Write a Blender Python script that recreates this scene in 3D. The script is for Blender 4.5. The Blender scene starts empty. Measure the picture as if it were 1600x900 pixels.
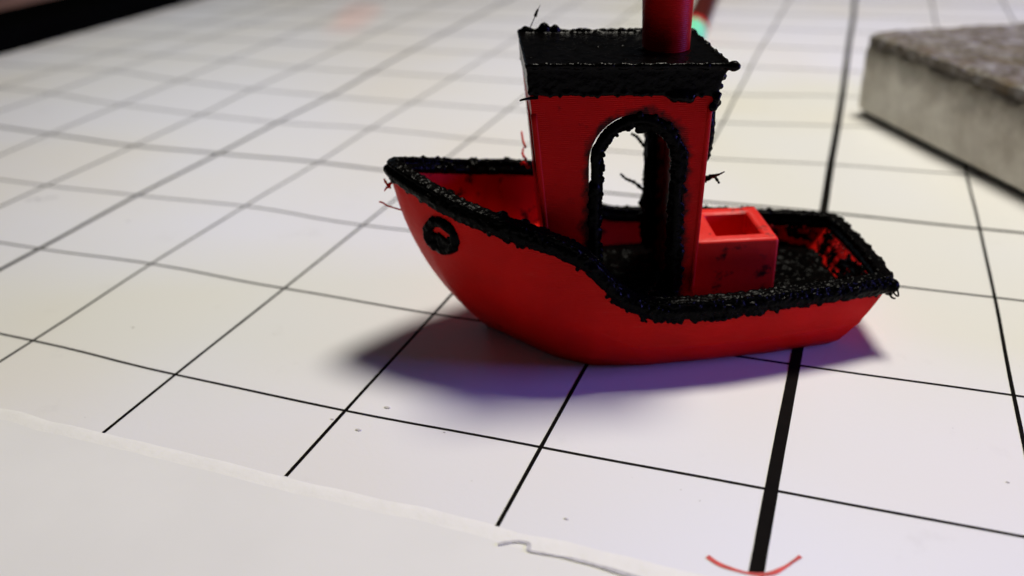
import bpy, bmesh, math, random
import numpy as np
from mathutils import Vector, Matrix, noise
from mathutils.geometry import tessellate_polygon
random.seed(7)
MM = 0.001
SQ = 25.4                      # one ruled square, in millimetres
sc = bpy.context.scene
col = sc.collection

# ------------------------------------------------------------------ camera
RIGHT = Vector((0.93589, 0.35039, -0.03663)); DOWN = Vector((0.13277, -0.44709, -0.88458)); FWD = Vector((-0.32633, 0.82300, -0.46495))
CAM = Vector((0.07904, -2.99154, 2.46513)) * SQ * MM
cd = bpy.data.cameras.new('camera'); cam = bpy.data.objects.new('camera', cd); col.objects.link(cam)
m3 = Matrix((RIGHT, -DOWN, -FWD)).transposed()
cam.matrix_world = Matrix.Translation(CAM) @ m3.to_4x4()
cd.sensor_width = 36; cd.lens = 1384.74 / 1600 * 36
cd.clip_start = 0.005; cd.clip_end = 20
cd.dof.use_dof = True; cd.dof.focus_distance = 0.102; cd.dof.aperture_fstop = cd.lens / 1.8
sc.camera = cam

# ------------------------------------------------------------------ light
w = bpy.data.worlds.new('World'); sc.world = w; w.use_nodes = True
w.node_tree.nodes['Background'].inputs[0].default_value = (0.80, 0.86, 1.0, 1)
w.node_tree.nodes['Background'].inputs[1].default_value = 0.018
def area(name, loc, target, size, power, color, shape='DISK', size_y=None):
    l = bpy.data.lights.new(name, 'AREA'); l.shape = shape; l.size = size
    if size_y: l.size_y = size_y
    l.energy = power; l.color = color
    o = bpy.data.objects.new(name, l); col.objects.link(o); o.location = loc
    o.rotation_euler = (Vector(target) - Vector(loc)).to_track_quat('-Z', 'Y').to_euler()
    return o
BC = Vector((-0.018, 0.026, 0.010))
KD = Vector((0.11, 0.35, 0.93)).normalized()
area('ceiling_lamp', BC + KD * 0.42, BC, 0.112, 1.68, (1.0, 0.95, 0.83))
area('monitor_light', (0.305, 0.115, 0.085), BC, 0.13, 0.92, (0.22, 0.20, 1.0), 'RECTANGLE', 0.07)
area('added_cool_fill', (-0.62, 0.62, 0.30), (-0.17, 0.16, 0), 0.25, 0.16, (0.62, 0.80, 1.0), 'RECTANGLE', 0.2)  # added unseen cool fill to lift and tint the far-left board
sc.view_settings.view_transform = 'Standard'; sc.view_settings.look = 'None'
sc.view_settings.exposure = 0.20; sc.view_settings.gamma = 1; sc.view_settings.use_curve_mapping = False

# ------------------------------------------------------------------ helpers
def tag(o, label=None, cat=None, kind=None, group=None):
    if label: o['label'] = label
    if cat: o['category'] = cat
    if kind: o['kind'] = kind
    if group: o['group'] = group
    return o
def empty(name, loc=(0, 0, 0), rz=0, parent=None):
    o = bpy.data.objects.new(name, None); col.objects.link(o); o.location = loc
    o.rotation_euler = (0, 0, rz); o.empty_display_size = 0.01; o.parent = parent
    return o
def link(name, verts, faces, mat, parent=None, smooth=True, scale=MM):
    me = bpy.data.meshes.new(name)
    me.from_pydata([tuple(Vector(v) * scale) for v in verts], [], faces)
    me.update()
    if smooth: me.polygons.foreach_set('use_smooth', [True] * len(me.polygons))
    me.materials.append(mat)
    o = bpy.data.objects.new(name, me); col.objects.link(o); o.parent = parent
    return o
def fix(o, bevel=None, angle=None, seg=2):
    bm = bmesh.new(); bm.from_mesh(o.data)
    bmesh.ops.remove_doubles(bm, verts=bm.verts, dist=1e-7)
    bmesh.ops.recalc_face_normals(bm, faces=bm.faces)
    if bevel:
        es = [e for e in bm.edges if len(e.link_faces) == 2 and e.calc_face_angle(0) > math.radians(35)]
        bmesh.ops.bevel(bm, geom=es, offset=bevel * MM, segments=seg, affect='EDGES', profile=0.5)
    bm.to_mesh(o.data); bm.free()
    if angle is not None:
        o.data.polygons.foreach_set('use_smooth', [True] * len(o.data.polygons))
        o.data.set_sharp_from_angle(angle=math.radians(angle))
    return o
def prism(loops, f0, f1):
    """loops of 2-D points (first outer, others holes); f0 / f1 map a 2-D point to the two faces."""
    tris = tessellate_polygon([[Vector((a, b, 0)) for a, b in lp] for lp in loops])
    pts = [p for lp in loops for p in lp]; n = len(pts)
    vs = [f0(*p) for p in pts] + [f1(*p) for p in pts]
    fs = [tuple(t) for t in tris] + [tuple(i + n for i in reversed(t)) for t in tris]
    s = 0
    for lp in loops:
        k = len(lp)
        for i in range(k):
            a, b = s + i, s + (i + 1) % k
            fs.append((a, b, b + n, a + n))
        s += k
    return vs, fs
def box(x0, x1, y0, y1, z0, z1):
    vs = [(x, y, z) for x in (x0, x1) for y in (y0, y1) for z in (z0, z1)]
    return vs, [(0, 1, 3, 2), (4, 6, 7, 5), (0, 4, 5, 1), (2, 3, 7, 6), (0, 2, 6, 4), (1, 5, 7, 3)]
def tube(pts, rads, seg=10):
    pts = [Vector(p) for p in pts]; vs = []; fs = []
    n = len(pts); up = Vector((0.13, 0.21, 1)).normalized()
    for i, p in enumerate(pts):
        t = (pts[min(i + 1, n - 1)] - pts[max(i - 1, 0)]).normalized()
        a = t.cross(up).normalized(); b = t.cross(a).normalized()
        for k in range(seg):
            an = 2 * math.pi * k / seg
            vs.append(p + (a * math.cos(an) + b * math.sin(an)) * rads[i])
    for i in range(n - 1):
        for k in range(seg):
            a = i * seg + k; b = i * seg + (k + 1) % seg
            fs.append((a, b, b + seg, a + seg))
    fs.append(tuple(range(seg))[::-1]); fs.append(tuple(range((n - 1) * seg, n * seg)))
    return vs, fs
def merge(parts):
    V = []; F = []
    for v, f in parts:
        o = len(V); V += list(v); F += [tuple(i + o for i in q) for q in f]
    return V, F
_b = bmesh.new(); bmesh.ops.create_icosphere(_b, subdivisions=2, radius=1)
ICO_V = [v.co.copy() for v in _b.verts]; ICO_F = [tuple(v.index for v in f.verts) for f in _b.faces]; _b.free()
def ball(p, r, sq=(1, 1, 1)):
    p = Vector(p)
    return [(p.x + v.x * r * sq[0], p.y + v.y * r * sq[1], p.z + v.z * r * sq[2]) for v in ICO_V], ICO_F
def lumpy(name, shapes, mat, parent, voxel=0.2, amp=0.08, freq=2.2, smooth_it=1, keep=False):
    """fuse overlapping shapes (mm) into one rough bead of plastic"""
    V, F = merge(shapes)
    o = link(name, V, F, mat, parent, scale=1.0)
    m = o.modifiers.new('r', 'REMESH'); m.mode = 'VOXEL'; m.voxel_size = voxel; m.use_smooth_shade = True
    if smooth_it:
        s = o.modifiers.new('s', 'SMOOTH'); s.iterations = smooth_it; s.factor = 0.5
    dg = bpy.context.evaluated_depsgraph_get()
    me = bpy.data.meshes.new_from_object(o.evaluated_get(dg)); me.name = name
    o.modifiers.clear(); old = o.data; o.data = me; bpy.data.meshes.remove(old)
    nv = len(me.vertices); co = np.empty(nv * 3, np.float32); no = np.empty(nv * 3, np.float32)
    me.vertices.foreach_get('co', co); me.vertices.foreach_get('normal', no)
    co = co.reshape(-1, 3); no = no.reshape(-1, 3)
    d = np.array([noise.noise(Vector(c) * freq) * amp + noise.noise(Vector(c) * freq * 3.1) * amp * 0.45 for c in co.tolist()], np.float32)
    me.vertices.foreach_set('co', (co + no * d[:, None]).ravel())
    me.transform(Matrix.Scale(MM, 4))
    me.polygons.foreach_set('use_smooth', [True] * len(me.polygons))
    # drop crumbs that float free of the bead
    nv = len(me.vertices); ev = np.empty(len(me.edges) * 2, np.int32); me.edges.foreach_get('vertices', ev); ev = ev.reshape(-1, 2)
    lab = np.arange(nv)
    while True:
        m_ = np.minimum(lab[ev[:, 0]], lab[ev[:, 1]]); old = lab.copy()
        np.minimum.at(lab, ev[:, 0], m_); np.minimum.at(lab, ev[:, 1], m_); lab = lab[lab]
        if (lab == old).all(): break
    cnt = np.bincount(lab, minlength=nv)[lab]
    if (cnt < 260).any() and not keep:
        bm = bmesh.new(); bm.from_mesh(me); bm.verts.ensure_lookup_table()
        bmesh.ops.delete(bm, geom=[bm.verts[i] for i in np.nonzero(cnt < 260)[0].tolist()], context='VERTS')
        bm.to_mesh(me); bm.free()
    if not me.materials: me.materials.append(mat)
    me.update()
    return o

# ------------------------------------------------------------------ materials
def nodes(name):
    m = bpy.data.materials.new(name); m.use_nodes = True
    nt = m.node_tree; b = nt.nodes['Principled BSDF']
    return m, nt, b
def N(nt, t, **kw):
    n = nt.nodes.new(t)
    for k, v in kw.items():
        if hasattr(n, k): setattr(n, k, v)
        else: n.inputs[k].default_value = v
    return n
def coord(nt, scale=1000.0, obj=True):
    tc = N(nt, 'ShaderNodeTexCoord'); mp = N(nt, 'ShaderNodeMapping')
    mp.inputs['Scale'].default_value = (scale,) * 3 if not isinstance(scale, tuple) else scale
    nt.links.new(tc.outputs['Object'], mp.inputs[0]); return mp.outputs[0]
def noise_n(nt, vec, scale, detail=3, rough=0.5):
    n = N(nt, 'ShaderNodeTexNoise'); n.inputs['Scale'].default_value = scale
    n.inputs['Detail'].default_value = detail; n.inputs['Roughness'].default_value = rough
    nt.links.new(vec, n.inputs['Vector']); return n.outputs['Fac']
def ramp(nt, fac, stops):
    r = N(nt, 'ShaderNodeValToRGB'); e = r.color_ramp.elements
    while len(e) < len(stops): e.new(0.5)
    for el, (p, c) in zip(e, stops): el.position = p; el.color = (*c, 1) if len(c) == 3 else c
    nt.links.new(fac, r.inputs[0]); return r.outputs[0]
def mixc(nt, fac, a, b):
    m = N(nt, 'ShaderNodeMix'); m.data_type = 'RGBA'
    for s, v in ((0, fac), (6, a), (7, b)):
        if hasattr(v, 'is_linked') or isinstance(v, bpy.types.NodeSocket): nt.links.new(v, m.inputs[s])
        else: m.inputs[s].default_value = v if s == 0 else (*v, 1)
    return m.outputs[2]
def math_n(nt, op, a, b=0.0):
    m = N(nt, 'ShaderNodeMath'); m.operation = op
    for s, v in ((0, a), (1, b)):
        if isinstance(v, bpy.types.NodeSocket): nt.links.new(v, m.inputs[s])
        else: m.inputs[s].default_value = v
    return m.outputs[0]
def bump(nt, b, h, dist, strength=1.0):
    n = N(nt, 'ShaderNodeBump'); n.inputs['Distance'].default_value = dist; n.inputs['Strength'].default_value = strength
    nt.links.new(h, n.inputs['Height']); nt.links.new(n.outputs[0], b.inputs['Normal'])

def red_plastic(name, layers=True, smears=0.0, top_lines=False, base=(0.62, 0.005, 0.003), door=False):
    m, nt, b = nodes(name); v = coord(nt)
    big = noise_n(nt, v, 0.12, 3)
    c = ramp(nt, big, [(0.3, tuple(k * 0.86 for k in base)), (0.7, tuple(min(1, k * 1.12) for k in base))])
    # pale rub marks and scratches
    sv = coord(nt, (300.0, 300.0, 1400.0)); sn = noise_n(nt, sv, 1.0, 6, 0.7)
    c = mixc(nt, ramp(nt, sn, [(0.62, (0, 0, 0)), (0.72, (0.30,) * 3)]), c, (0.55, 0.04, 0.03))
    if smears:
        n2 = noise_n(nt, v, 0.35, 5, 0.65)
        c = mixc(nt, ramp(nt, n2, [(0.60 - smears, (0, 0, 0)), (0.70 - smears * 0.8, (0.92,) * 3)]), c, (0.006, 0.004, 0.004))
    if door:      # black plastic rubbed on to the wall round the doorway
        dtc = N(nt, 'ShaderNodeTexCoord'); ds = N(nt, 'ShaderNodeSeparateXYZ'); nt.links.new(dtc.outputs['Object'], ds.inputs[0])
        dx = math_n(nt, 'SUBTRACT', ds.outputs['X'], 0.02825); dz = math_n(nt, 'MAXIMUM', math_n(nt, 'SUBTRACT', ds.outputs['Z'], 0.0276), 0.0)
        dist = math_n(nt, 'SQRT', math_n(nt, 'ADD', math_n(nt, 'MULTIPLY', dx, dx), math_n(nt, 'MULTIPLY', dz, dz)))
        dist = math_n(nt, 'ADD', dist, math_n(nt, 'MULTIPLY', math_n(nt, 'SUBTRACT', noise_n(nt, v, 0.55, 5, .65), 0.5), 0.0032))
        mr = N(nt, 'ShaderNodeMapRange'); mr.inputs[1].default_value = 0.0061; mr.inputs[2].default_value = 0.0070
        mr.inputs[3].default_value = 0.93; mr.inputs[4].default_value = 0.0; nt.links.new(dist, mr.inputs[0])
        c = mixc(nt, mr.outputs[0], c, (0.006, 0.003, 0.003))
        bl = noise_n(nt, v, 0.5, 5, 0.7)
        c = mixc(nt, ramp(nt, bl, [(0.62, (0, 0, 0)), (0.74, (0.6,) * 3)]), c, (0.02, 0.002, 0.002))
    nt.links.new(c, b.inputs['Base Color'])
    rn = noise_n(nt, v, 1.7, 3)
    rr = N(nt, 'ShaderNodeMapRange'); rr.inputs[3].default_value = 0.30; rr.inputs[4].default_value = 0.52
    nt.links.new(rn, rr.inputs[0]); nt.links.new(rr.outputs[0], b.inputs['Roughness'])
    b.inputs['Specular IOR Level'].default_value = 0.2 if top_lines else 0.08
    b.inputs['Subsurface Weight'].default_value = 0.0; b.inputs['Subsurface Radius'].default_value = (0.0012, 0.0003, 0.0002)
    b.inputs['Subsurface Scale'].default_value = 0.6
    tc = N(nt, 'ShaderNodeTexCoord'); sp = N(nt, 'ShaderNodeSeparateXYZ'); nt.links.new(tc.outputs['Object'], sp.inputs[0])
    wob = math_n(nt, 'MULTIPLY', noise_n(nt, v, 0.5, 2), 0.00006)
    zz = math_n(nt, 'ADD', sp.outputs['Z'], wob)
    lay = math_n(nt, 'SINE', math_n(nt, 'MULTIPLY', zz, 2 * math.pi / 0.00025))
    h = math_n(nt, 'MULTIPLY', lay, 0.28 if layers else 0.0)
    if top_lines:
        tl = math_n(nt, 'SINE', math_n(nt, 'MULTIPLY', math_n(nt, 'ADD', sp.outputs['Y'], wob), 2 * math.pi / 0.00042))
        h = math_n(nt, 'ADD', h, math_n(nt, 'MULTIPLY', tl, 0.5))
    h = math_n(nt, 'ADD', h, math_n(nt, 'MULTIPLY', noise_n(nt, v, 1.1, 4), 1.3))
    bump(nt, b, h, 0.00004)
    return m
def black_plastic(name, redmix=0.0, rough=(0.16, 0.34), spec=0.03):
    m, nt, b = nodes(name); v = coord(nt)
    c = ramp(nt, noise_n(nt, v, 0.8, 3), [(0.35, (0.0006, 0.0005, 0.0005)), (0.75, (0.0025, 0.002, 0.0018))])
    if redmix:
        c = mixc(nt, ramp(nt, noise_n(nt, v, 0.45, 4, 0.6), [(0.66 - redmix, (0, 0, 0)), (0.72 - redmix, (1, 1, 1))]), c, (0.30, 0.006, 0.006))
    nt.links.new(c, b.inputs['Base Color'])
    rr = N(nt, 'ShaderNodeMapRange'); rr.inputs[3].default_value = rough[0]; rr.inputs[4].default_value = rough[1]
    nt.links.new(noise_n(nt, v, 2.0, 3), rr.inputs[0]); nt.links.new(rr.outputs[0], b.inputs['Roughness'])
    b.inputs['Specular IOR Level'].default_value = spec
    bump(nt, b, noise_n(nt, v, 3.2, 3, 0.5), 0.00005)
    return m
RED = red_plastic('red_plastic'); REDBOX = red_plastic('red_plastic_top_lines', True, 0.03, True, (0.74, 0.018, 0.010))
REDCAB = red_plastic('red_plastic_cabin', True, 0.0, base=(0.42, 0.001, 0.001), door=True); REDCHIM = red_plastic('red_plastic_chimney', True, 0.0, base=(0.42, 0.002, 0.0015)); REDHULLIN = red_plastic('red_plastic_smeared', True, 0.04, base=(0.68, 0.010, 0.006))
BLACK = black_plastic('black_plastic'); BLACKRED = black_plastic('black_plastic_red_flecks', 0.10)
BLACKDECK = black_plastic('black_plastic_deck', 0.0, (0.2, 0.36), 0.018); BLACKROOF = black_plastic('black_plastic_roof', 0.0, (0.12, 0.26), 0.05)

def board_mat():
    m, nt, b = nodes('whiteboard_enamel'); v = coord(nt)
    c = ramp(nt, noise_n(nt, v, 0.016, 2), [(0.36, (0.77, 0.75, 0.70)), (0.5, (0.77, 0.765, 0.755)), (0.62, (0.765, 0.765, 0.785))])
    # faint grey wiped marks
    g = noise_n(nt, v, 0.10, 6, 0.65)
    c = mixc(nt, ramp(nt, g, [(0.62, (0, 0, 0)), (0.80, (0.25,) * 3)]), c, (0.5, 0.48, 0.46))
    # a blurred pink reflection far back on the board, painted into its colour
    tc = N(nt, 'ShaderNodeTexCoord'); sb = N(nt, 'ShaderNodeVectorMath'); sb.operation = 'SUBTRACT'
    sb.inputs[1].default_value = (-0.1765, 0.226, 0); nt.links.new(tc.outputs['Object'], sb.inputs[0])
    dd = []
    for ax_ in ((82.0, 33.0, 0), (-8.5, 21.0, 0)):      # across and along the painted reflection
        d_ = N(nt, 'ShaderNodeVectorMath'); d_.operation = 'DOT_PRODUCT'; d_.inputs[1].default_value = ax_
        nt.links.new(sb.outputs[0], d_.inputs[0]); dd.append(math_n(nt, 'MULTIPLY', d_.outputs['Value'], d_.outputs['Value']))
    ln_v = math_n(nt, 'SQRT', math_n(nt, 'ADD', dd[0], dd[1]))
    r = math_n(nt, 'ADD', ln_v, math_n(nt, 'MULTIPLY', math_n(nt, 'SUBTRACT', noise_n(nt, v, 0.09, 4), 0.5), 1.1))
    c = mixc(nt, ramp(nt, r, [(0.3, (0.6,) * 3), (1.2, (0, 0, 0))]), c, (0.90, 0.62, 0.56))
    nt.links.new(c, b.inputs['Base Color'])
    b.inputs['Roughness'].default_value = 0.42; b.inputs['Specular IOR Level'].default_value = 0.32
    bump(nt, b, noise_n(nt, v, 1.4, 3), 0.000012)
    return m
def plain(name, c, rough=0.5, amt=0.1, scale=0.4, bmp=0.00003, spec=0.4):
    m, nt, b = nodes(name); v = coord(nt)
    cc = ramp(nt, noise_n(nt, v, scale, 4), [(0.3, tuple(k * (1 - amt) for k in c)), (0.7, tuple(min(1, k * (1 + amt)) for k in c))])
    nt.links.new(cc, b.inputs['Base Color']); b.inputs['Roughness'].default_value = rough
    b.inputs['Specular IOR Level'].default_value = spec
    bump(nt, b, noise_n(nt, v, scale * 4, 3), bmp)
    return m
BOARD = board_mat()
SHEET = plain('white_sheet_film', (0.78, 0.775, 0.735), 0.5, 0.03, 0.05, 0.00002, 0.3)
LIP = plain('sheet_edge_film', (0.82, 0.81, 0.755), 0.5, 0.03, 0.3, 0.00004, 0.3)
INK = plain('black_ink', (0.004, 0.003, 0.0025), 0.7, 0.25, 0.5, 0.00001, 0.04)
INKG = plain('thin_black_ink', (0.010, 0.009, 0.008), 0.7, 0.3, 0.4, 0.00001, 0.05)
REDINK = plain('red_marker_ink', (0.55, 0.03, 0.03), 0.5, 0.3, 0.8)
GREYINK = plain('grey_pencil', (0.50, 0.49, 0.49), 0.6, 0.2, 1.0)

# ------------------------------------------------------------------ the whiteboard
def surf_z(x, y):   # squares -> mm ; the film is very slightly wavy
    return 0.0
board = tag(empty('whiteboard'), 'white dry-erase board ruled with black grid lines, lying flat under the red toy boat', 'whiteboard')
XL, XR, YN, YF = -10.42, 9.0, -0.57, 20.0
v, f = box(XL * SQ, XR * SQ, -7.0 * SQ, YF * SQ, -6, -0.12)
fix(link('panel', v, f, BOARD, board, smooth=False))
# ruled film on top of the panel, its near edge slightly wavy
def edge_y(x):      # near edge in squares
    return -0.575 + 0.02 * noise.noise(Vector((x * 1.3, 2.0, 0))) + 0.012 * noise.noise(Vector((x * 5, 7, 0)))
xs = [XL + (XR - XL) * i / 300 for i in range(301)]
vs = []; fs = []
for x in xs:
    e = edge_y(x)
    for y, z in ((e, -0.11), (e, 0.0), (YF, 0.0), (YF, -0.11)): vs.append((x * SQ, y * SQ, z))
for i in range(300):
    for k in range(3): a = i * 4 + k; fs.append((a, a + 4, a + 5, a + 1))
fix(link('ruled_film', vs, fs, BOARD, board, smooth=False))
# plain strip nearest the camera with its curled-up pale lip
vs = []; fs = []
prof = [(-6.5 * SQ, -0.05), (-14, -0.05), (-6, -0.02), (-2.5, 0.0), (-1.2, 0.02), (-0.5, 0.05), (-0.1, 0.07), (0.3, 0.05), (0.6, 0.03), (0.75, 0.004)]
for x in xs:
    e = edge_y(x) * SQ; wv = 0.8 + 0.5 * noise.noise(Vector((x * 3.1, 0, 3)))
    for dy, z in prof:
        yy = e + dy if dy > -20 else dy
        vs.append((x * SQ, yy, 0.002 + (z if z < 0 else z * wv * 0.8)))
n = len(prof)
for i in range(300):
    for k in range(n - 1): a = i * n + k; fs.append((a, a + n, a + n + 1, a + 1))
st = link('blank_strip', vs, fs, SHEET, board)
st.data.materials.append(LIP)
for p in st.data.polygons:
    if (p.index % (n - 1)) >= 4: p.material_index = 1
fix(st)
# ruled lines: thin raised ink, fitted to the slightly uneven ruling
LA = {-8: (-0.1521, -0.1019, -0.0096), -7: (0.0215, -0.2385, -0.0116), -6: (0.0777, -0.1235, -0.0354), -5: (0.0071, -0.0716, -0.0267), -4: (-0.0235, -0.0108, 0.0211),
      -3: (0.0105, -0.0058, 0.0016), -2: (0.0405, 0.0225, -0.003), -1: (0.0255, 0.0291, 0.002), 0: (0.0206, 0.0172, -0.0266), 1: (-0.0047, 0.0024, 0.002), 2: (-0.1157, 0.0141, 0.0061)}
LB = {0: (-0.0143, 0.0016, 0.0829), 1: (-0.0195, 0.0218, 0.0635), 2: (0.008, 0.0452, 0.0065), 3: (-0.0043, 0.0125, 0.0828), 4: (-0.0777, 0.0933, 0.259),
      5: (-0.1281, 0.2046, 0.3809), 6: (-0.1246, 0.1173, 0.209), 7: (-0.0117, 0.03, 0.08), 8: (0.0051, 0, 0)}
LBP = {0: [(-4.25, 0.015), (-4.01, 0.023), (-2.99, -0.033), (-1.98, -0.047), (-0.99, -0.019), (-0.01, 0.008), (0.92, 0.032)], 1: [(-5.32, -0.018), (-4.97, -0.006), (-4.04, 0.028), (-2.98, -0.033), (-1.97, -0.064), (0.01, 0.001), (0.99, 0.034)], 2: [(-6.42, -0.024), (-5.89, -0.048), (-5.01, -0.007), (-4.03, 0.047), (-2.99, -0.052), (0.49, 0.031), (1.0, 0.039), (1.15, 0.044)], 3: [(-7.71, 0.144), (-6.99, 0.054), (-5.9, -0.034), (-5.0, 0.003), (-4.0, 0.043), (-3.31, -0.011), (0.03, 0.049), (1.0, 0.042), (1.26, 0.008)], 4: [(-9.01, 0.326), (-8.17, 0.246), (-7.03, 0.055), (-5.92, -0.051), (-5.01, -0.089), (-4.03, -0.01), (-0.83, -0.064), (0.02, 0.049), (0.99, 0.057)], 5: [(-8.21, 0.276), (-7.08, 0.044), (-6.0, -0.101), (-4.98, -0.148), (-0.94, -0.09), (0.03, 0.069)], 6: [(-7.13, 0.022), (-6.01, -0.128), (-1.08, -0.175), (0.02, 0.032)]}
LAP = {-8: [(4.25, -0.168), (5.28, -0.21)], -7: [(2.45, 0.062), (3.05, 0.011), (4.05, -0.031), (5.04, -0.076), (6.02, -0.133)], -6: [(1.52, 0.092), (1.95, 0.107), (2.97, 0.097), (3.95, 0.078), (4.9, -0.002), (5.87, -0.007)], -5: [(0.65, 0.053), (0.99, 0.026), (1.99, -0.008), (3.0, 0.005), (3.91, -0.012), (4.85, 0.019), (6.92, -0.084)], -4: [(-0.22, 0.01), (0.02, -0.009), (1.03, -0.041), (2.05, -0.034), (3.04, 0.0), (3.99, -0.029)], -3: [(-0.56, 0.02), (-0.03, 0.008), (0.97, 0.016), (1.95, 0.011)], -2: [(-0.58, 0.023), (-0.05, 0.023), (0.94, 0.033)], -1: [(-0.54, 0.004), (-0.02, 0.006), (4.7, 0.056), (7.68, 0.031), (11.07, 0.086)], 0: [(-0.44, -0.001), (0.01, -0.005), (1.0, 0.007), (3.05, 0.026), (4.05, 0.021), (5.07, 0.027), (6.03, 0.025), (6.99, 0.017), (8.01, 0.006), (11.21, -0.022)], 1: [(0.65, -0.007), (1.03, -0.01), (2.04, 0.003), (3.04, 0.001), (4.06, -0.013), (11.36, 0.006)], 2: [(10.13, -0.084), (11.5, -0.073)]}
def wob(pts, coef, t_of, x):
    # measured unevenness of the ruling left over by the smooth fit
    num = den = 0.0
    for (a, d) in pts:
        t = t_of(a); k = math.exp(-((x - a) / 0.55) ** 2)
        num += k * (d - (coef[0] + coef[1] * t + coef[2] * t * t)); den += k
    return num / (den + 0.25)
def ink_strip(pts, width, mat, z=0.02, name='grid_line', jit=0.06):
    vs = []; fs = []; n = len(pts)
    for i, p in enumerate(pts):
        p = Vector(p); t = (Vector(pts[min(i + 1, n - 1)]) - Vector(pts[max(i - 1, 0)])).normalized()
        nn = Vector((-t.y, t.x)); wd = width * (1 + jit * noise.noise(Vector((p.x * 0.4, p.y * 0.4, width)))) / 2
        for s in (-1, 1):
            q = p + nn * wd * s
            vs.append((q.x, q.y, z))
    for i in range(n - 1): a = i * 2; fs.append((a, a + 1, a + 3, a + 2))
    o = link(name, vs, fs, mat, board)
    for pl in o.data.polygons:
        pass
    return o
for k in range(-9, 9):
    c = LA.get(k, (0, 0, 0)); wd = {0: 1.42, -5: 0.95, 5: 0.8}.get(k, 0.48 if k > -6 else 0.62)
    y0 = -0.545 if k != 0 else -0.49
    pts = []
    for i in range(80):
        y = y0 + (YF - y0) * (i / 79) ** 1.5; t = min((y - 3) / 5, 1.15)
        e = wob(LAP.get(k, []), c, lambda a: min((a - 3) / 5, 1.15), y)
        pts.append(((k + c[0] + c[1] * t + c[2] * t * t + e) * SQ, y * SQ))
    ink_strip(pts, wd, INK, 0.028)
for k in range(0, 20):
    c = LB.get(k, (0, 0, 0)); wd = {3: 0.90, 8: 0.8, 13: 0.7}.get(k, 0.42 + 0.04 * min(k, 8))
    pts = []
    for i in range(90):
        x = XL + (7.0 - XL) * i / 89; t = max(-1.25, min((x + 2) / 5, 0.8))
        e = wob(LBP.get(k, []), c, lambda a: max(-1.25, min((a + 2) / 5, 0.8)), x)
        pts.append((x * SQ, (k + c[0] + c[1] * t + c[2] * t * t + e) * SQ))
    ink_strip(pts, wd, INKG, 0.018)
def mark(name, pts, width, mat, z=0.04, label=None):
    P = [Vector((a * SQ, b * SQ)) for a, b in pts]; out = []
    for i in range(len(P) - 1):
        p0, p1, p2, p3 = P[max(i - 1, 0)], P[i], P[i + 1], P[min(i + 2, len(P) - 1)]
        for j in range(6):
            t = j / 6
            out.append(tuple(0.5 * ((2 * p1) + (p2 - p0) * t + (2 * p0 - 5 * p1 + 4 * p2 - p3) * t * t + (3 * p1 - p0 - 3 * p2 + p3) * t ** 3)))
    out.append(tuple(P[-1]))
    o = ink_strip(out, width, mat, z, name, 0.7)
    if label: o['label'] = label
mark('marker_stroke', [(-0.187, -0.447), (-0.155, -0.467), (-0.11, -0.48), (-0.03, -0.485), (0.035, -0.468), (0.085, -0.42), (0.141, -0.338)], 0.42, REDINK, 0.045, 'short curved red marker stroke at the end of the thick line')
mark('pencil_stroke', [(-0.955, -0.638), (-0.90, -0.605), (-0.853, -0.597), (-0.838, -0.610), (-0.828, -0.632), (-0.75, -0.628), (-0.62, -0.622), (-0.40, -0.637), (-0.2, -0.655)], 0.36, GREYINK, 0.12, 'faint grey pencil line with a small hook')
mark('pencil_stroke', [(-5.80, 1.66), (-5.74, 1.72), (-5.70, 1.69), (-5.66, 1.76), (-5.60, 1.78)], 0.5, GREYINK, 0.03, 'small grey scribble left of the boat')
# specks of dust and crumbs
parts = []
for (x, y, r) in [(-3.554, 0.302, .22), (-1.794, 0.044, .42), (-1.839, -0.156, .40), (-2.0, -0.12, .25), (-1.45, -0.05, .16), (-3.0, 1.1, .16), (-4.7, 1.55, .3), (-0.75, -0.42, .25), (0.9, 0.35, .22), (1.3, 2.9, .3), (1.15, -0.1, .14)]:
    parts.append(ball((x * SQ, y * SQ, 0.02), r * 0.8, (1.3, 0.8, 0.25)))
for i in range(60):
    parts.append(ball((random.uniform(-5, 2) * SQ, random.uniform(-0.5, 6) * SQ, 0.02), random.uniform(0.03, 0.07), (1.3, 0.8, 0.3)))
V, F = merge(parts); sp = link('dust', V, F, plain('dust_grey', (0.5, 0.48, 0.46), .8), None); tag(sp, 'tiny grey specks of dust scattered on the white board', 'dust', 'stuff')

# frame along the far left edge, table beyond
FRAME = plain('black_frame_plastic', (0.0015, 0.0015, 0.0015), 0.9, 0.2, 0.1, spec=0.0)
TABLE = plain('brown_table', (0.30, 0.13, 0.09), 0.5, 0.25, 0.03)
v, f = box((XL - 1.28) * SQ, XL * SQ, -7 * SQ, YF * SQ, -8, 8)
fix(link('edge_frame', v, f, FRAME, board, smooth=False), 1.2, 40)
v, f = box(-900, 700, -400, 1100, -28, -8.2)
tag(fix(link('table', v, f, TABLE, None, smooth=False)), kind='structure')

# ------------------------------------------------------------------ boat (local frame: x to the bow, y to the near side, millimetres)
S = 0.9652
boat = empty('toy_boat', (0.038 * SQ * MM, -1.0023 * SQ * MM, 0), 0)
YAW = 0.4027
# local +x (bow) -> world (-cos,-sin); local +y (near) -> world (sin,-cos)
boat.rotation_euler = (0, 0, math.pi + YAW); boat.scale = (S, S, S)
BX, BY = 0.038 * SQ, 0
def set_boat():
    c, s = math.cos(YAW), math.sin(YAW)
    ox, oy = (-1.0023 * SQ), (1.1751 * SQ)      # world place of local (30, 0, 0)
    boat.location = ((ox + S * 30 * c) * MM, (oy + S * 30 * s) * MM, 0.03 * MM)
set_boat()
tag(boat, 'small red 3D-printed toy tugboat with rough black trim, standing on the white grid board', 'toy boat')

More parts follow.
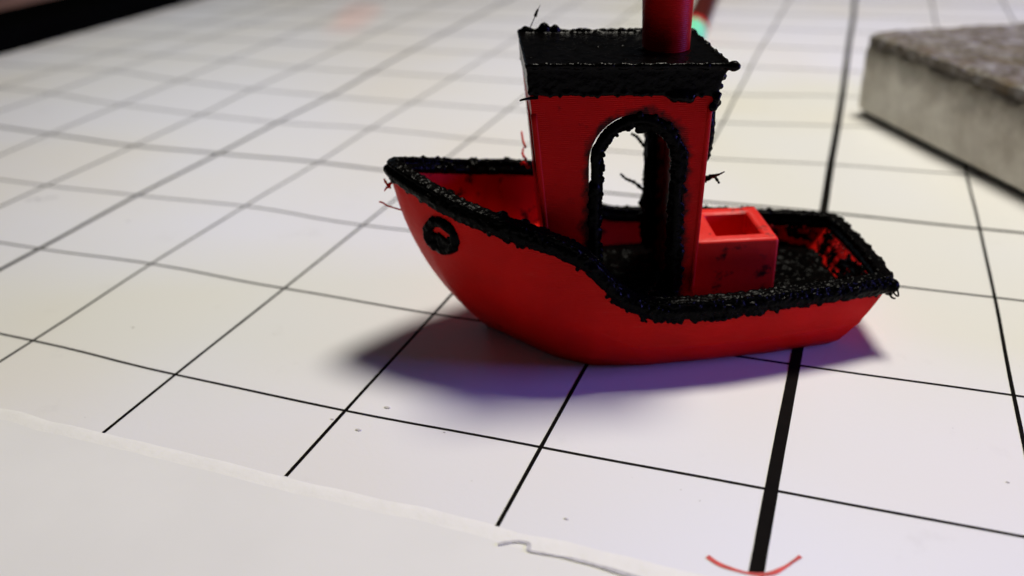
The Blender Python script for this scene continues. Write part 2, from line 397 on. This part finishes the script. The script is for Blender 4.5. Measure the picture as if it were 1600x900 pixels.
def interp(x, xs_, ys_):
    if x <= xs_[0]: return ys_[0]
    for i in range(len(xs_) - 1):
        if x <= xs_[i + 1]:
            t = (x - xs_[i]) / (xs_[i + 1] - xs_[i]); return ys_[i] + (ys_[i + 1] - ys_[i]) * t
    return ys_[-1]
GZ = ([-5.7, 3, 12, 18.6, 24.4, 27.5, 29.6, 31.0, 32.3, 34, 36.0, 38, 40.5, 44, 48, 52, 55, 58, 59.5], [9.3, 9.45, 9.7, 9.75, 9.9, 10.2, 11.0, 12.2, 13.6, 15.9, 17.5, 18.5, 19.2, 20.1, 21.0, 22.2, 23.3, 24.5, 25.0])
GY = ([-5.7, 0, 5, 15, 25, 35, 40, 45, 49, 52, 54.5, 57, 58.5, 59.3, 59.6], [10.4, 12.0, 13.0, 14.9, 15.7, 14.9, 13.5, 11.4, 9.2, 7.3, 5.4, 3.3, 1.8, 0.8, 0.0])
YB = ([1, 10, 19, 27, 34, 38.5, 41, 43.5, 46, 47.9], [9.8, 11.4, 12.2, 12.7, 12.1, 9.6, 7.2, 4.4, 1.8, 0.0])
XB = ([-5.7, 0, 6, 12, 20, 30, 38, 46, 52, 56, 59.6], [1, 3.5, 7.5, 12.5, 20, 29.5, 36, 41.8, 45.2, 47.0, 47.9])
def smooth(fn, x, h=1.2): return (fn(x - h) + 2 * fn(x) + fn(x + h)) / 4
gz = lambda x: smooth(lambda q: interp(q, *GZ), x, 0.8)
gy = lambda x: interp(x, *GY) if x > 58 else smooth(lambda q: interp(q, *GY), x, 1.0) if x > -4.5 else interp(x, *GY)
st_x = [-5.7 + 65.3 * i / 119 for i in range(119)] + [59.6]
port = []
for x in st_x:
    xb = interp(x, *XB); port.append((Vector((x, gy(x), gz(x))), Vector((xb, smooth(lambda q: interp(q, *YB), xb, .7) if xb < 47 else interp(xb, *YB), 0))))
loop = []
for j in range(1, 9):   # transom from far corner to near corner
    t = -1 + 2 * j / 9
    loop.append((Vector((-5.7 - 0.5 * (1 - t * t), 10.4 * t, 9.3)), Vector((1 - 0.3 * (1 - t * t), 9.8 * t, 0))))
loop += port
for g, b_ in reversed(port[:-1]): loop.append((Vector((g.x, -g.y, g.z)), Vector((b_.x, -b_.y, b_.z))))
nL = len(loop)
def side_pt(i, t):
    g, b_ = loop[i]
    p = b_.lerp(g, t)
    k = 4 * t * (1 - t)
    bowness = max(0, (b_.x - 30) / 17.9)
    nrm = Vector((0, math.copysign(1, g.y) if abs(g.y) > 0.3 else g.y / 0.3, 0))
    stern = g.x < -5.6 and abs(g.y) < 10.3
    if stern: return p + Vector((-0.5, 0, 0)) * k
    p = p + nrm * k * (0.95 * (1 - bowness) + 1.2 * bowness * min(1, abs(g.y) / 4))
    p += Vector((2.7, 0, 0)) * (k * (1.15 - 0.3 * t)) * bowness ** 2
    # soft chine line low on the side
    p += nrm * (0.22 * max(0, 1 - abs(t - 0.42) / 0.08) * (1 - bowness * .6))
    # tight rounded bilge at the flat bottom
    if t < 0.12: p += nrm * (0.5 * (t / 0.12) * (1 - bowness))
    else: p += nrm * (0.5 * (1 - (t - .12) / .88)) * (1 - bowness)
    return p
def inward(i):
    a = loop[(i - 1) % nL][0]; c = loop[(i + 1) % nL][0]
    t = Vector((c.x - a.x, c.y - a.y, 0)).normalized()
    return Vector((-t.y, t.x, 0))   # to be sign checked
sgn = 1 if inward(8 + 60).y < 0 else -1
TS = [0, .03, .07, .12, .2, .28, .34, .38, .42, .46, .5, .6, .7, .8, .9, 1.0]
rows = [[side_pt(i, t) for i in range(nL)] for t in TS]
WALL = 1.5
def inner_pt(i, t):
    p = side_pt(i, t); q = p + inward(i) * sgn * WALL
    if p.x > 40:
        if p.y > 0: q.y = max(q.y, 0.02)
        elif p.y < 0: q.y = min(q.y, -0.02)
        q.x = min(q.x, 57.3 - (1 - t) * 7)
    return q
rows_in = [[inner_pt(i, t) for i in range(nL)] for t in (1.0, .85, .7, .55, .4, .3)]
vs = [p for r in rows for p in r] + [p for r in rows_in for p in r]
R_ = len(rows) + len(rows_in); fs = []
for r in range(R_ - 1):
    for i in range(nL):
        j = (i + 1) % nL
        fs.append((r * nL + i, r * nL + j, (r + 1) * nL + j, (r + 1) * nL + i))
fs.append(tuple(reversed(range(nL))))
hull = link('hull', vs, fs, RED, boat); hull.data.materials.append(REDHULLIN)
for p in hull.data.polygons:
    if len(p.vertices) == 4 and p.index >= (len(rows) - 1) * nL: p.material_index = 1
fix(hull, None, 40)
# decks inside the hull
def inner_outline(z, xmin=-99, xmax=99):
    out = []
    for i in range(nL):
        g = loop[i][0]; t = min(1, z / g.z)
        p = inner_pt(i, t)
        if xmin <= p.x <= xmax: out.append((p.x * 0.998, p.y * 0.985))
    return out
def deck(name, z, mat, xmin, xmax):
    ol = inner_outline(z, xmin, xmax)
    n = len(ol); vs = [(x, y, z) for x, y in ol] + [(x, y, z - 0.8) for x, y in ol]
    fs = [tuple(range(n)), tuple(reversed(range(n, 2 * n)))] + [(i, (i + 1) % n, n + (i + 1) % n, n + i) for i in range(n)]
    o = link(name, vs, fs, mat, boat, smooth=False); fix(o); return o
deck('fore_deck', 11.2, REDHULLIN, 38.0, 99)
# rough black aft deck: a lumpy carpet of beads
sh = []
ol = inner_outline(5.4, -99, 37)
vs, fs = prism([ol], lambda a, b: (a, b, 4.6), lambda a, b: (a, b, 5.7)); sh.append((vs, fs))
for i in range(900):
    x = random.uniform(-2.6, 36); yy = random.uniform(-1, 1) * (gy(x) - 3.0)
    sh.append(ball((x, yy, 5.62 + random.uniform(-.1, .3)), random.choice((.2, .28, .35, .5)) * random.uniform(.8, 1.3), (random.uniform(.8, 1.6), random.uniform(.7, 1.3), .7)))
lumpy('deck', sh, BLACKDECK, boat, 0.2, 0.06, 2.0, 6)

# black rail: beads drawn along the gunwale, proud of it and dripping over the outside
sh = []; acc = 0; prev = None
def rail_points(step):
    out = []; acc = 0.0; prev = None; k = len(loop)
    for i in range(k + 1):
        g = loop[i % k][0]; nrm = -(inward(i % k) * sgn)
        if prev is not None:
            d = (g - prev[0]).length; t = (step - acc)
            while t <= d:
                out.append((prev[0].lerp(g, t / d), prev[1].lerp(nrm, t / d))); t += step
            acc = (acc + d) % step
        prev = (g, nrm)
    return out
for g, nrm in rail_points(0.42):
    r = 0.77 + 0.08 * noise.noise(g * 1.3) + random.uniform(-.05, .05)
    sh.append(ball(g - nrm * 0.55 + Vector((0, 0, 0.45)), r))
    sh.append(ball(g - nrm * 1.1 + Vector((0, 0, -0.35)), 0.72))
    lo = g + nrm * 0.02 + Vector((0, 0, -0.75 - 0.25 * noise.noise(g * 0.7)))
    sh.append(ball(lo, 0.64 + random.uniform(-.1, .1)))
for g, nrm in rail_points(0.36):       # fine crimped beads along the top edges
    sh.append(ball(g + nrm * 0.1 + Vector((0, 0, 0.85)), random.uniform(.22, .34)))
    sh.append(ball(g - nrm * 1.1 + Vector((0, 0, 1.0)), random.uniform(.2, .36)))
for g, nrm in rail_points(0.5):        # ragged lower edge, heavier where the rail dips amidships
    heavy = 1.0 if 8 < g.x < 46 else 0.55
    if random.random() < 0.5:
        d = random.uniform(0.9, 1.65) * (0.7 + 0.5 * heavy)
        sh.append(ball(g + nrm * 0.12 + Vector((random.uniform(-.2, .2), 0, -d)), random.uniform(.22, .42)))
for g, nrm in rail_points(0.16):       # grain all over the band
    k = random.random()
    if g.x > 55.5 and random.random() < .5: continue
    bw = 1 if g.x < 54 else max(0, 1 - (g.x - 54) / 4)
    sh.append(ball(g + nrm * (0.22 * bw + (0.12 + 0.30 * bw) * math.sin(k * math.pi)) - nrm * 0.45 * (1 - bw) + Vector((0, 0, 1.15 - 2.5 * k)), random.uniform(.16, .34)))
    if random.random() < .6: sh.append(ball(g - nrm * random.uniform(.1, 1.5) + Vector((0, 0, random.uniform(.7, 1.05))), random.uniform(.16, .34)))
for g, nrm in rail_points(0.5):
    sh.append(ball(g + nrm * 0.1 + Vector((0, 0, -0.2)), 0.74))
for g, nrm in rail_points(0.8):
    if g.y > 0 and 10 < g.x < 27 and random.random() < 0.8:
        sh.append(ball(g + nrm * 0.28 + Vector((0, 0, -random.uniform(1.2, 1.75))), random.uniform(.28, .5)))
    if 46 < g.x and random.random() < 0.8:
        sh.append(ball(g - nrm * random.uniform(.6, 2.2) + Vector((0, 0, random.uniform(-.2, .5))), random.uniform(.35, .75)))
for i in range(26):                    # knots heaped up inside the bow on the near side
    x = random.uniform(36, 46); g = Vector((x, gy(x) - random.uniform(1.4, 2.6), gz(x) + random.uniform(-.6, .9)))
    sh.append(ball(g, random.uniform(.4, .9)))
sh.append(ball((-5.9, 10.6, 8.9), 1.0)); sh.append(ball((-5.7, 10.2, 8.0), .7))
lumpy('gunwale', sh, BLACK, boat, 0.14, 0.05, 3.0, 4)
# smears of black on the inside of the stern
sh = []
for i in range(210):
    yy = random.uniform(-9, 8); z = random.uniform(5.6, 8.6)
    if random.random() < 0.55: sh.append(ball((-2.8 - (z - 5.5) * 0.55 + 0.25, yy, z), random.uniform(.3, .9), (.35, 1.6, .8)))
for i in range(110):
    x = random.uniform(-3, 7.5); s = random.choice((-1, -1, 1)); z = random.uniform(5.6, 8.8)
    sh.append(ball((x, s * (gy(x) - 1.9), z), random.uniform(.2, .5), (1.2, .6, 1)))
lumpy('paint_smear', sh, BLACKRED, boat, 0.18, 0.06, 2.2, 2, True)

# cabin: four walls cut for doors and windows
def xf(z): return interp(z, [6, 18.9, 36.5], [38.9, 39.85, 41.2])
def xr(z): return interp(z, [6, 8.7, 35.2], [20.3, 20.25, 19.35])
def arch(cx, zc, r, zb, n=20):
    return [(cx + r * math.cos(a), zc + r * math.sin(a)) for a in [math.pi * i / n for i in range(n + 1)]] 
CX, ZC, RR = 28.25, 27.6, 5.9
def side_outline():
    top = [(xr(35.4), 35.4), (xf(36.6), 36.6)]
    out = [(xr(5.6), 5.6)] + [(CX - RR, 5.6)] + [(CX - RR, 8 + 3 * i) for i in range(1, 6)]
    out += [(CX + RR * math.cos(a), ZC + RR * math.sin(a)) for a in [math.pi - math.pi * i / 24 for i in range(25)]]
    out += [(CX + RR, 23 - 3 * i) for i in range(5)] + [(CX + RR, 5.6), (xf(5.6), 5.6), (xf(18.9), 18.9), top[1], top[0], (xr(8.7), 8.7)]
    return out
def cyl_outline(cy, cz, r, n=28): return [(cy + r * math.cos(2 * math.pi * i / n), cz + r * math.sin(2 * math.pi * i / n)) for i in range(n)]
V, F = [], []
allp = []
for s in (1, -1):
    allp.append(prism([side_outline()], lambda a, b, s=s: (a, s * 9.35, b), lambda a, b, s=s: (a, s * 7.7, b)))
allp.append(prism([[(-7.7, 5.6), (7.7, 5.6), (7.7, 36.4), (-7.7, 36.4)], [(-4.8, 23), (4.8, 23), (4.8, 33), (-4.8, 33)]], lambda a, b: (xf(b), a, b), lambda a, b: (xf(b) - 1.6, a, b)))
allp.append(prism([[(-7.7, 5.6), (7.7, 5.6), (7.7, 35.3), (-7.7, 35.3)], cyl_outline(0, 28.6, 4.6)], lambda a, b: (xr(b), a, b), lambda a, b: (xr(b) + 1.6, a, b)))
V, F = merge(allp)
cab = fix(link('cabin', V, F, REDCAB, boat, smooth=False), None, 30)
# slightly rounded, scuffed outer corners of the cabin
for (xx, nm) in ((xr, 'corner_bead'), (xf, 'corner_bead')):
    vs, fs = tube([(xx(z) + (0.28 if xx is xr else -0.28), 9.08, z) for z in [9 + i for i in range(26)]], [0.42] * 26, 10)
    link(nm, vs, fs, REDCAB, boat)

# black door beads (near one stands off the wall at its upper left), lumpy
def door_bead(side):
    sh = []; y = side * 9.15
    r0 = 5.2
    path = []
    for i in range(52): path.append((CX + r0 - 0.1, 7.5 + i * 0.39))
    for i in range(46):
        a = math.pi * i / 45; path.append((CX + (r0 - 0.25 * math.sin(a)) * math.cos(a), ZC + r0 * math.sin(a) * 0.985))
    for i in range(52): path.append((CX - r0, ZC - i * 0.39))
    for (x, z) in path:
        front = x > CX and side > 0
        off = 0.0
        if side > 0 and x > CX + 1 and z > 24.5: off = -0.12      # gap in the upper left of the picture
        cx_ = x + (off if x > CX else 0)
        r = 0.80 + 0.1 * noise.noise(Vector((x, z, 3)))
        sh.append(ball((cx_, y - side * 0.5, z + (off if z > ZC + 2 else 0)), r * (0.80 if off else 1), (1, 1.5, 1)))
        # crimps on the inside edge
        dx, dz = (CX - x), (ZC - z if z > ZC else 0); L = math.hypot(dx, dz) or 1
        sh.append(ball((cx_ + dx / L * 0.75, y - side * random.uniform(-.3, 1), z + dz / L * .75 + off * (z > ZC + 2)), random.uniform(.24, .40)))
        if not off and random.random() < 0.3:
            sh.append(ball((cx_ - dx / L * 0.6, y + side * 0.25, z - dz / L * .7), random.uniform(.35, .55), (1, .7, 1)))
        if side > 0 and x < CX and random.random() < .5:
            sh.append(ball((cx_ - random.uniform(.3, .9), y + .25, z), random.uniform(.3, .5), (1, .5, 1)))
    for i in range(70):          # heavy lumps at the foot of the opening
        x = CX + random.choice((-1, 1)) * random.uniform(4.2, 6.4)
        sh.append(ball((x, y + side * random.uniform(-.6, .4), random.uniform(9, 15)), random.uniform(.3, .8), (1, .7, 1)))
    if side > 0:
        for i in range(9):       # drip blobs at the crown of the arch
            sh.append(ball((CX + random.uniform(-1.6, 1.8), y - .5, ZC + r0 - random.uniform(.6, 1.7)), random.uniform(.3, .5)))
    lumpy('door_frame', sh, BLACK, boat, 0.16, 0.06, 2.6, 3)
door_bead(1); door_bead(-1)
# door sill, a black heap in the near doorway
sh = [box(CX - 5.6, CX + 5.4, 7.9, 11.0, 5.8, 9.4)]
for i in range(90): sh.append(ball((CX + random.uniform(-6, 6), random.uniform(7.8, 13.5), 9.0 + random.uniform(-1, .6)), random.uniform(.4, .8)))
lumpy('door_sill', sh, BLACK, boat, 0.25, 0.12)
# rear round window ring and front square window ring
sh = []
for i in range(150):
    a = 2 * math.pi * i / 150; z = 29.0 + 5.1 * math.sin(a); y = 4.8 * math.cos(a)
    sh.append(ball((xr(z) - 0.6, y, z), 0.95 + 0.15 * random.random(), (1.25, 1, 1)))
    if i % 2: sh.append(ball((xr(z) - 1.5, y * random.uniform(.85, 1.1), z), random.uniform(.25, .45)))
lumpy('rear_window_frame', sh, BLACK, boat, 0.2, 0.1)
sh = []
for i in range(120):
    t = i / 30; k = int(t); u = (t - k) * 2 - 1
    y, z = [(u, -1), (1, u), (-u, 1), (-1, -u)][k]
    zz = 28 + 5.2 * z; sh.append(ball((xf(zz) - 0.75, 4.9 * y, zz), 0.55 + .08 * random.random()))
lumpy('front_window_frame', sh, BLACK, boat, 0.22, 0.08)

# roof: thick rough black slab, higher at the front
def rz_(x): return interp(x, [17.4, 41.5], [38.75, 39.85])
vs = []
for x, dxl in ((17.6, 1.6), (41.5, -0.15)):
    for y in (-9.5, 9.5): vs.append((x, y, rz_(x))); vs.append((x + dxl, y, rz_(x) - 3.6))
fs = [(0, 1, 3, 2), (4, 6, 7, 5), (0, 4, 5, 1), (2, 3, 7, 6), (0, 2, 6, 4), (1, 5, 7, 3)]
sh = [(vs, fs)]
for x10 in range(176, 415, 4):
    x = x10 / 10
    for s in (-1, 1):
        sh.append(ball((x, s * 9.42, rz_(x) - 0.02), random.uniform(.28, .48)))
        if x > 19.6 and random.random() < .45: sh.append(ball((x, s * 9.5, rz_(x) - random.uniform(3.1, 3.7)), random.uniform(.2, .36), (1, .7, 1)))
    sh.append(ball((x, -9.3, rz_(x) + .15), random.uniform(.2, .55)))
for i in range(46):
    y = -9.3 + 18.6 * i / 45
    sh.append(ball((17.7, y, rz_(17.7) - .1), random.uniform(.3, .5))); sh.append(ball((41.4, y, rz_(41) - .1), random.uniform(.2, .3)))
    sh.append(ball((17.9 + random.uniform(0, 1.4), y, 37.4 - random.uniform(0, 2.6)), random.uniform(.3, .6)))
for i in range(26):      # faint diagonal ridges of the top layer
    x0 = random.uniform(16, 40); y0 = random.uniform(-9, 4); L = random.uniform(2, 9); rr_ = random.uniform(.22, .34)
    for q in range(int(L / 0.3)):
        x = x0 + q * .14; y = y0 + q * .28
        if 18 < x < 41 and -9 < y < 9: sh.append(ball((x, y, rz_(x) - .12 + random.uniform(-.03, .03)), rr_))
for i in range(50):
    x = random.uniform(18, 41); sh.append(ball((x, random.uniform(-9, 9), rz_(x) - random.uniform(.05, .2)), random.uniform(.2, .42), (1.3, 1.1, .8)))
for (x, y, z, r) in [(17.2, 9.6, 38.7, .7), (16.9, 9.9, 38.75, .45), (40.5, -9.3, 40.1, .6), (38, -9.3, 40.2, .8), (36.5, -9.2, 40.1, .6), (19.0, 9.6, 34.9, .5), (19.3, 9.4, 33.9, .6), (18.7, 9.0, 34.2, .5), (23, 9.4, 35.3, .8), (22.2, 9.4, 35.1, .7), (24, 9.4, 35.3, .7)]:
    sh.append(ball((x, y, z), r))
lumpy('roof', sh, BLACKROOF, boat, 0.18, 0.06, 1.6, 3)

# chimney (open tube standing on the roof, running out of the picture)
n = 40; vs = []; fs = []
prof = [(2.95, 38.6), (3.0, 40), (3.1, 44), (3.2, 47.6), (3.05, 47.9), (2.0, 47.9), (1.9, 44), (1.9, 39.6)]
for r, z in prof:
    for i in range(n):
        a = 2 * math.pi * i / n; vs.append((23.35 + r * math.cos(a), 0.1 + r * math.sin(a), z))
for k in range(len(prof) - 1):
    for i in range(n): a = k * n + i; b = k * n + (i + 1) % n; fs.append((a, b, b + n, a + n))
fs.append(tuple(range((len(prof) - 1) * n, len(prof) * n)))
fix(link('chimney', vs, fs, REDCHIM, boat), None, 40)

# cargo box behind the cabin
p2 = prism([[(8.05, -5.75), (20.0, -5.75), (20.0, 5.65), (8.05, 5.65)], [(9.9, -3.7), (16.0, -3.7), (16.0, 3.6), (9.9, 3.6)]], lambda a, b: (a, b, 5.0), lambda a, b: (a, b, 14.35))
p1 = box(9.7, 16.2, -3.9, 3.8, 5.2, 8.6)
V, F = merge([p1, p2]); bx_ = fix(link('cargo_box', V, F, REDBOX, boat, smooth=False), 0.5, 40, 4)

# hawse rings
for s in (1, -1):
    sh = []
    def hull_y(x, z):
        best = None
        for i in range(8, 8 + 120):
            g = loop[i][0]; t = min(1, max(0, z / g.z)); p = side_pt(i, t); d = abs(p.x - x)
            if best is None or d < best[0]: best = (d, p.y)
        return best[1]
    for i in range(70):
        a = 2 * math.pi * i / 70; x = 53.0 + 1.75 * math.cos(a); z = 17.4 + 2.1 * math.sin(a)
        sh.append(ball((x, s * (hull_y(x, z) + 0.05), z), random.uniform(.5, .8), (1, .6, 1)))
        if i % 2: sh.append(ball((53.0 + 2.3 * math.cos(a), s * (hull_y(x, z) + .1), 17.4 + 2.6 * math.sin(a)), random.uniform(.2, .4)))
    for i in range(38):
        x = 53 + random.uniform(-1.2, 1.2); z = 17.4 + random.uniform(-1.8, .15)
        sh.append(ball((x, s * (hull_y(x, z) - .05), z), random.uniform(.35, .6), (1, .5, 1)))
    lumpy('hawse_ring', sh, BLACK, boat, 0.16, 0.08)

# stray threads and whiskers of filament
def strand(pts, r, mat, taper=0.6, lumps=False):
    P = [Vector(p) for p in pts]; out = []
    for i in range(len(P) - 1):
        p0, p1, p2, p3 = P[max(i - 1, 0)], P[i], P[i + 1], P[min(i + 2, len(P) - 1)]
        for j in range(7):
            t = j / 7; out.append(0.5 * ((2 * p1) + (p2 - p0) * t + (2 * p0 - 5 * p1 + 4 * p2 - p3) * t * t + (3 * p1 - p0 - 3 * p2 + p3) * t ** 3))
    out.append(P[-1]); n = len(out)
    rad = [r * 0.82 * (1 - (1 - taper) * i / (n - 1)) * (1 + (0.35 * math.sin(i * 1.9) if lumps else 0.08 * math.sin(i * 2.3))) for i in range(n)]
    vs, fs = tube(out, rad, 8); return link('filament_strand', vs, fs, mat, boat)
strand([(40.2, -9.3, 39.6), (39.55, -9.3, 41.0), (39.05, -9.3, 42.0)], .10, BLACK, .7)
strand([(39.15, -9.3, 41.8), (38.95, -9.3, 42.3), (38.75, -9.3, 42.7)], .28, BLACK, .6)
strand([(38.8, -9.3, 42.6), (38.4, -9.3, 43.3)], .08, BLACK, .3)
strand([(42.4, 9.3, 35.75), (41.6, 9.4, 35.95), (40.2, 9.45, 36.05)], .12, BLACK, 2.2)
strand([(41.0, -8.6, 23.9), (41.3, -9.6, 24.6), (41.4, -10.6, 25.6)], .22, RED, .7)
strand([(41.0, -8.2, 22.2), (41.4, -9.6, 22.6), (41.2, -10.3, 23.3)], .25, RED, .6, True)
strand([(40.6, -7.8, 21.2), (41.3, -9.2, 21.4), (41.6, -9.9, 21.0)], .3, RED, .5, True)
strand([(59.4, 0, 22.9), (60.0, 0.1, 22.6), (60.4, 0, 23.4)], .28, RED, .6, True)
strand([(59.6, 0.2, 22.3), (60.1, 0.3, 22.3), (60.5, .3, 21.8)], .30, RED, .3, True)
strand([(57.9, 0, 18.6), (60.2, 0, 19.5), (60.9, 0, 20.0), (61.4, 0, 20.2)], .13, RED, 1.2)
strand([(23.6, -9.1, 16.1), (25.2, -9.3, 17.5), (26.4, -9.3, 18.1), (27.2, -9.3, 18.9)], .36, BLACK, .6, True)
strand([(23.6, -9.1, 22.6), (24.4, -9.3, 23.6), (25.0, -9.3, 24.4), (25.8, -9.3, 24.9)], .32, BLACK, .8, True)
strand([(18.3, 3.8, 22.3), (17.5, 5.0, 23.4), (17.4, 7.2, 24.4), (17.3, 9.2, 25.5)], .34, BLACK, .25, True)
strand([(17.8, 3.2, 22.4), (17.3, 4.6, 23.2), (17.0, 6.2, 22.9)], .4, BLACK, .4, True)
strand([(-5.7, 10.2, 8.6), (-6.2, 11.3, 7.9), (-6.1, 12.3, 8.3), (-5.9, 12.0, 9.2), (-5.7, 11.0, 9.2)], .15, BLACK, .9)
strand([(-5.6, 10.0, 8.2), (-5.9, 10.9, 7.4), (-6.1, 11.6, 7.5)], .22, BLACK, .6)
strand([(33.6, -6.3, 39.95), (31.2, -3.5, 40.05), (29.3, -1.8, 40.0), (27.4, -3.0, 40.6), (25.4, -1.0, 41.5)], .045, BLACK, 1)
strand([(26, 9.0, 22), (27.2, 8.8, 26.5), (26.0, 8.7, 31.5)], .035, BLACK, 1)
strand([(41.4, 9.5, 36), (41.0, 9.46, 27), (40.1, 9.4, 19)], .03, REDCAB, 1)
strand([(45, 3, 11.3), (43, 0, 14), (40.2, -2, 17)], .035, RED, 1)
strand([(52, 5.6, 19.7), (51.6, 6.7, 20.1), (52.7, 6.6, 20.3)], .3, RED, .8, True)
strand([(8.1, 5.5, 6.2), (7.4, 6.3, 6.1), (7.1, 6.8, 6.0)], .45, REDBOX, .5)

# ------------------------------------------------------------------ eraser
def eraser_mats():
    m, nt, b = nodes('dirty_white_foam'); v = coord(nt)
    c = ramp(nt, noise_n(nt, v, 0.09, 4, .6), [(0.35, (0.58, 0.54, 0.46)), (0.62, (0.86, 0.83, 0.74))])
    tc = N(nt, 'ShaderNodeTexCoord'); sp = N(nt, 'ShaderNodeSeparateXYZ'); nt.links.new(tc.outputs['Object'], sp.inputs[0])
    zz = math_n(nt, 'ADD', math_n(nt, 'MULTIPLY', sp.outputs['Z'], 1000), math_n(nt, 'MULTIPLY', noise_n(nt, v, 0.14, 5, .65), 11.0))
    k = N(nt, 'ShaderNodeMapRange'); k.inputs[1].default_value = 15.0; k.inputs[2].default_value = 24; nt.links.new(zz, k.inputs[0])
    c = mixc(nt, k.outputs[0], c, (0.085, 0.07, 0.045))
    nt.links.new(c, b.inputs['Base Color']); b.inputs['Roughness'].default_value = 0.9; b.inputs['Specular IOR Level'].default_value = .1
    bump(nt, b, noise_n(nt, v, 1.5, 5, .7), 0.0003)
    m2, nt, b = nodes('grey_marker_felt'); v = coord(nt)
    c = ramp(nt, noise_n(nt, v, 0.28, 8, .7), [(0.36, (0.10, 0.08, 0.055)), (0.5, (0.22, 0.195, 0.165)), (0.64, (0.36, 0.345, 0.33))])
    c = mixc(nt, ramp(nt, noise_n(nt, v, 0.12, 3), [(0.55, (0, 0, 0)), (0.7, (.6,) * 3)]), c, (0.17, 0.12, 0.06))
    nt.links.new(c, b.inputs['Base Color']); b.inputs['Roughness'].default_value = 1; b.inputs['Specular IOR Level'].default_value = .05
    bump(nt, b, noise_n(nt, v, 1.8, 6, .75), 0.0006)
    return m, m2
FOAM, FELT = eraser_mats()
er = tag(empty('board_eraser', (0.13 * SQ * MM, 5.50 * SQ * MM, 0)), 'white foam board eraser lying felt side up, its grey felt smudged with marker dust', 'eraser')
d1 = Vector((0.532, -0.847)); d2 = Vector((0.885, 0.465))
def er_block(name, z0, z1, inset, mat, nx=60, ny=34, nz=8, amp=.25, L=118, W=52, rc=3.0):
    # rounded-corner footprint rings from bottom to top, then a filled top
    def ring(off, z):
        out = []; cs = [(rc, rc), (L - rc, rc), (L - rc, W - rc), (rc, W - rc)]; r = rc - off
        for ci, (cx, cy) in enumerate(cs):
            for j in range(9):
                a = math.pi + ci * math.pi / 2 + j / 8 * math.pi / 2
                out.append((cx + r * math.cos(a), cy + r * math.sin(a), z))
        # subdivide
        res = []
        for i in range(len(out)):
            a = Vector(out[i]); b = Vector(out[(i + 1) % len(out)]); k = max(1, int((b - a).length / 1.5))
            for q in range(k): res.append(a.lerp(b, q / k))
        return res
    prof = [(inset + .8, z0), (inset + .1, z0 + .5)] + [(inset, z0 + (z1 - z0) * i / 7) for i in range(1, 7)] + [(inset + .35, z1 - .35), (inset + 1.2, z1)]
    rings = [ring(o, z) for o, z in prof]; n = len(rings[0])
    ring_pts = rings; k = len(rings[0])
    if any(len(r) != k for r in rings):
        base = rings[2]; rings = []
        c = Vector((L / 2, W / 2, 0))
        for o, z in prof:
            rings.append([Vector((c.x + (p.x - c.x) * (1 - 2 * (o - prof[2][0]) / L), c.y + (p.y - c.y) * (1 - 2 * (o - prof[2][0]) / W), z)) for p in base])
        k = len(base)
    c = Vector((L / 2, W / 2, 0))
    for s in (.97, .92, .85, .75, .62, .48, .32, .15):
        rings.append([Vector((c.x + (p.x - c.x) * s, c.y + (p.y - c.y) * s, z1)) for p in rings[len(prof) - 1][:k]])
    vs = []
    for r in rings:
        for p in r:
            q = Vector(p); nn = noise.noise(q * .35) * amp + noise.noise(q * 1.3) * amp * .5
            if q.z > z0 + .6: q = q + Vector((0, -nn * .6, nn))
            w2 = d1 * q.x + d2 * q.y; vs.append((w2.x, w2.y, q.z))
    fs = []
    for r in range(len(rings) - 1):
        for i in range(k): a = r * k + i; b = r * k + (i + 1) % k; fs.append((a, b, b + k, a + k))
    fs.append(tuple(range((len(rings) - 1) * k, len(rings) * k))); fs.append(tuple(reversed(range(k))))
    o = link(name, vs, fs, mat, er); fix(o, None, 50); return o
er_block('foam_block', 1.2, 16.4, 0.0, FOAM, amp=.35)
er_block('felt_pad', 15.9, 18.4, 0.3, FELT, amp=.6)
er_block('backing', 0.03, 1.4, 1.3, plain('dark_backing', (0.03, .028, .02), .8), amp=.0)

# ------------------------------------------------------------------ marker pen lying behind the boat
MB = plain('dark_brown_barrel', (0.07, 0.010, 0.006), 0.35, 0.2, 0.2)
GREEN = plain('pale_green_plastic', (0.22, 0.80, 0.42), 0.45, 0.06, 0.5)
REDRING = plain('red_ring_plastic', (0.62, 0.02, 0.015), 0.4, 0.1, 0.5)
a0 = Vector((-1.71, 7.25, 0.17)) * SQ; a1 = Vector((-2.28, 13.6, 0.17)) * SQ
pen = tag(empty('marker_pen', (a0.x * MM, a0.y * MM, 0)), 'dark brown marker pen with pale green cap and red ring lying behind the chimney', 'marker pen')
ax = (a1 - a0).normalized(); base = Vector((0, 0, a0.z))
def pen_part(name, segs, mat):
    pts = [base + ax * s for s, r in segs]; vs, fs = tube(pts, [r for s, r in segs], 32); return fix(link(name, vs, fs, mat, pen), None, 40)
pen_part('cap', [(0, 3.0), (.4, 3.8), (2, 4.2), (8, 4.25), (15, 4.25)], GREEN)
pen_part('ring', [(15, 4.25), (15.05, 4.3), (20.0, 4.3), (20.1, 4.0)], REDRING)
pen_part('barrel', [(20.0, 3.3), (20.6, 3.6), (150, 3.6), (152, 3.0)], MB)
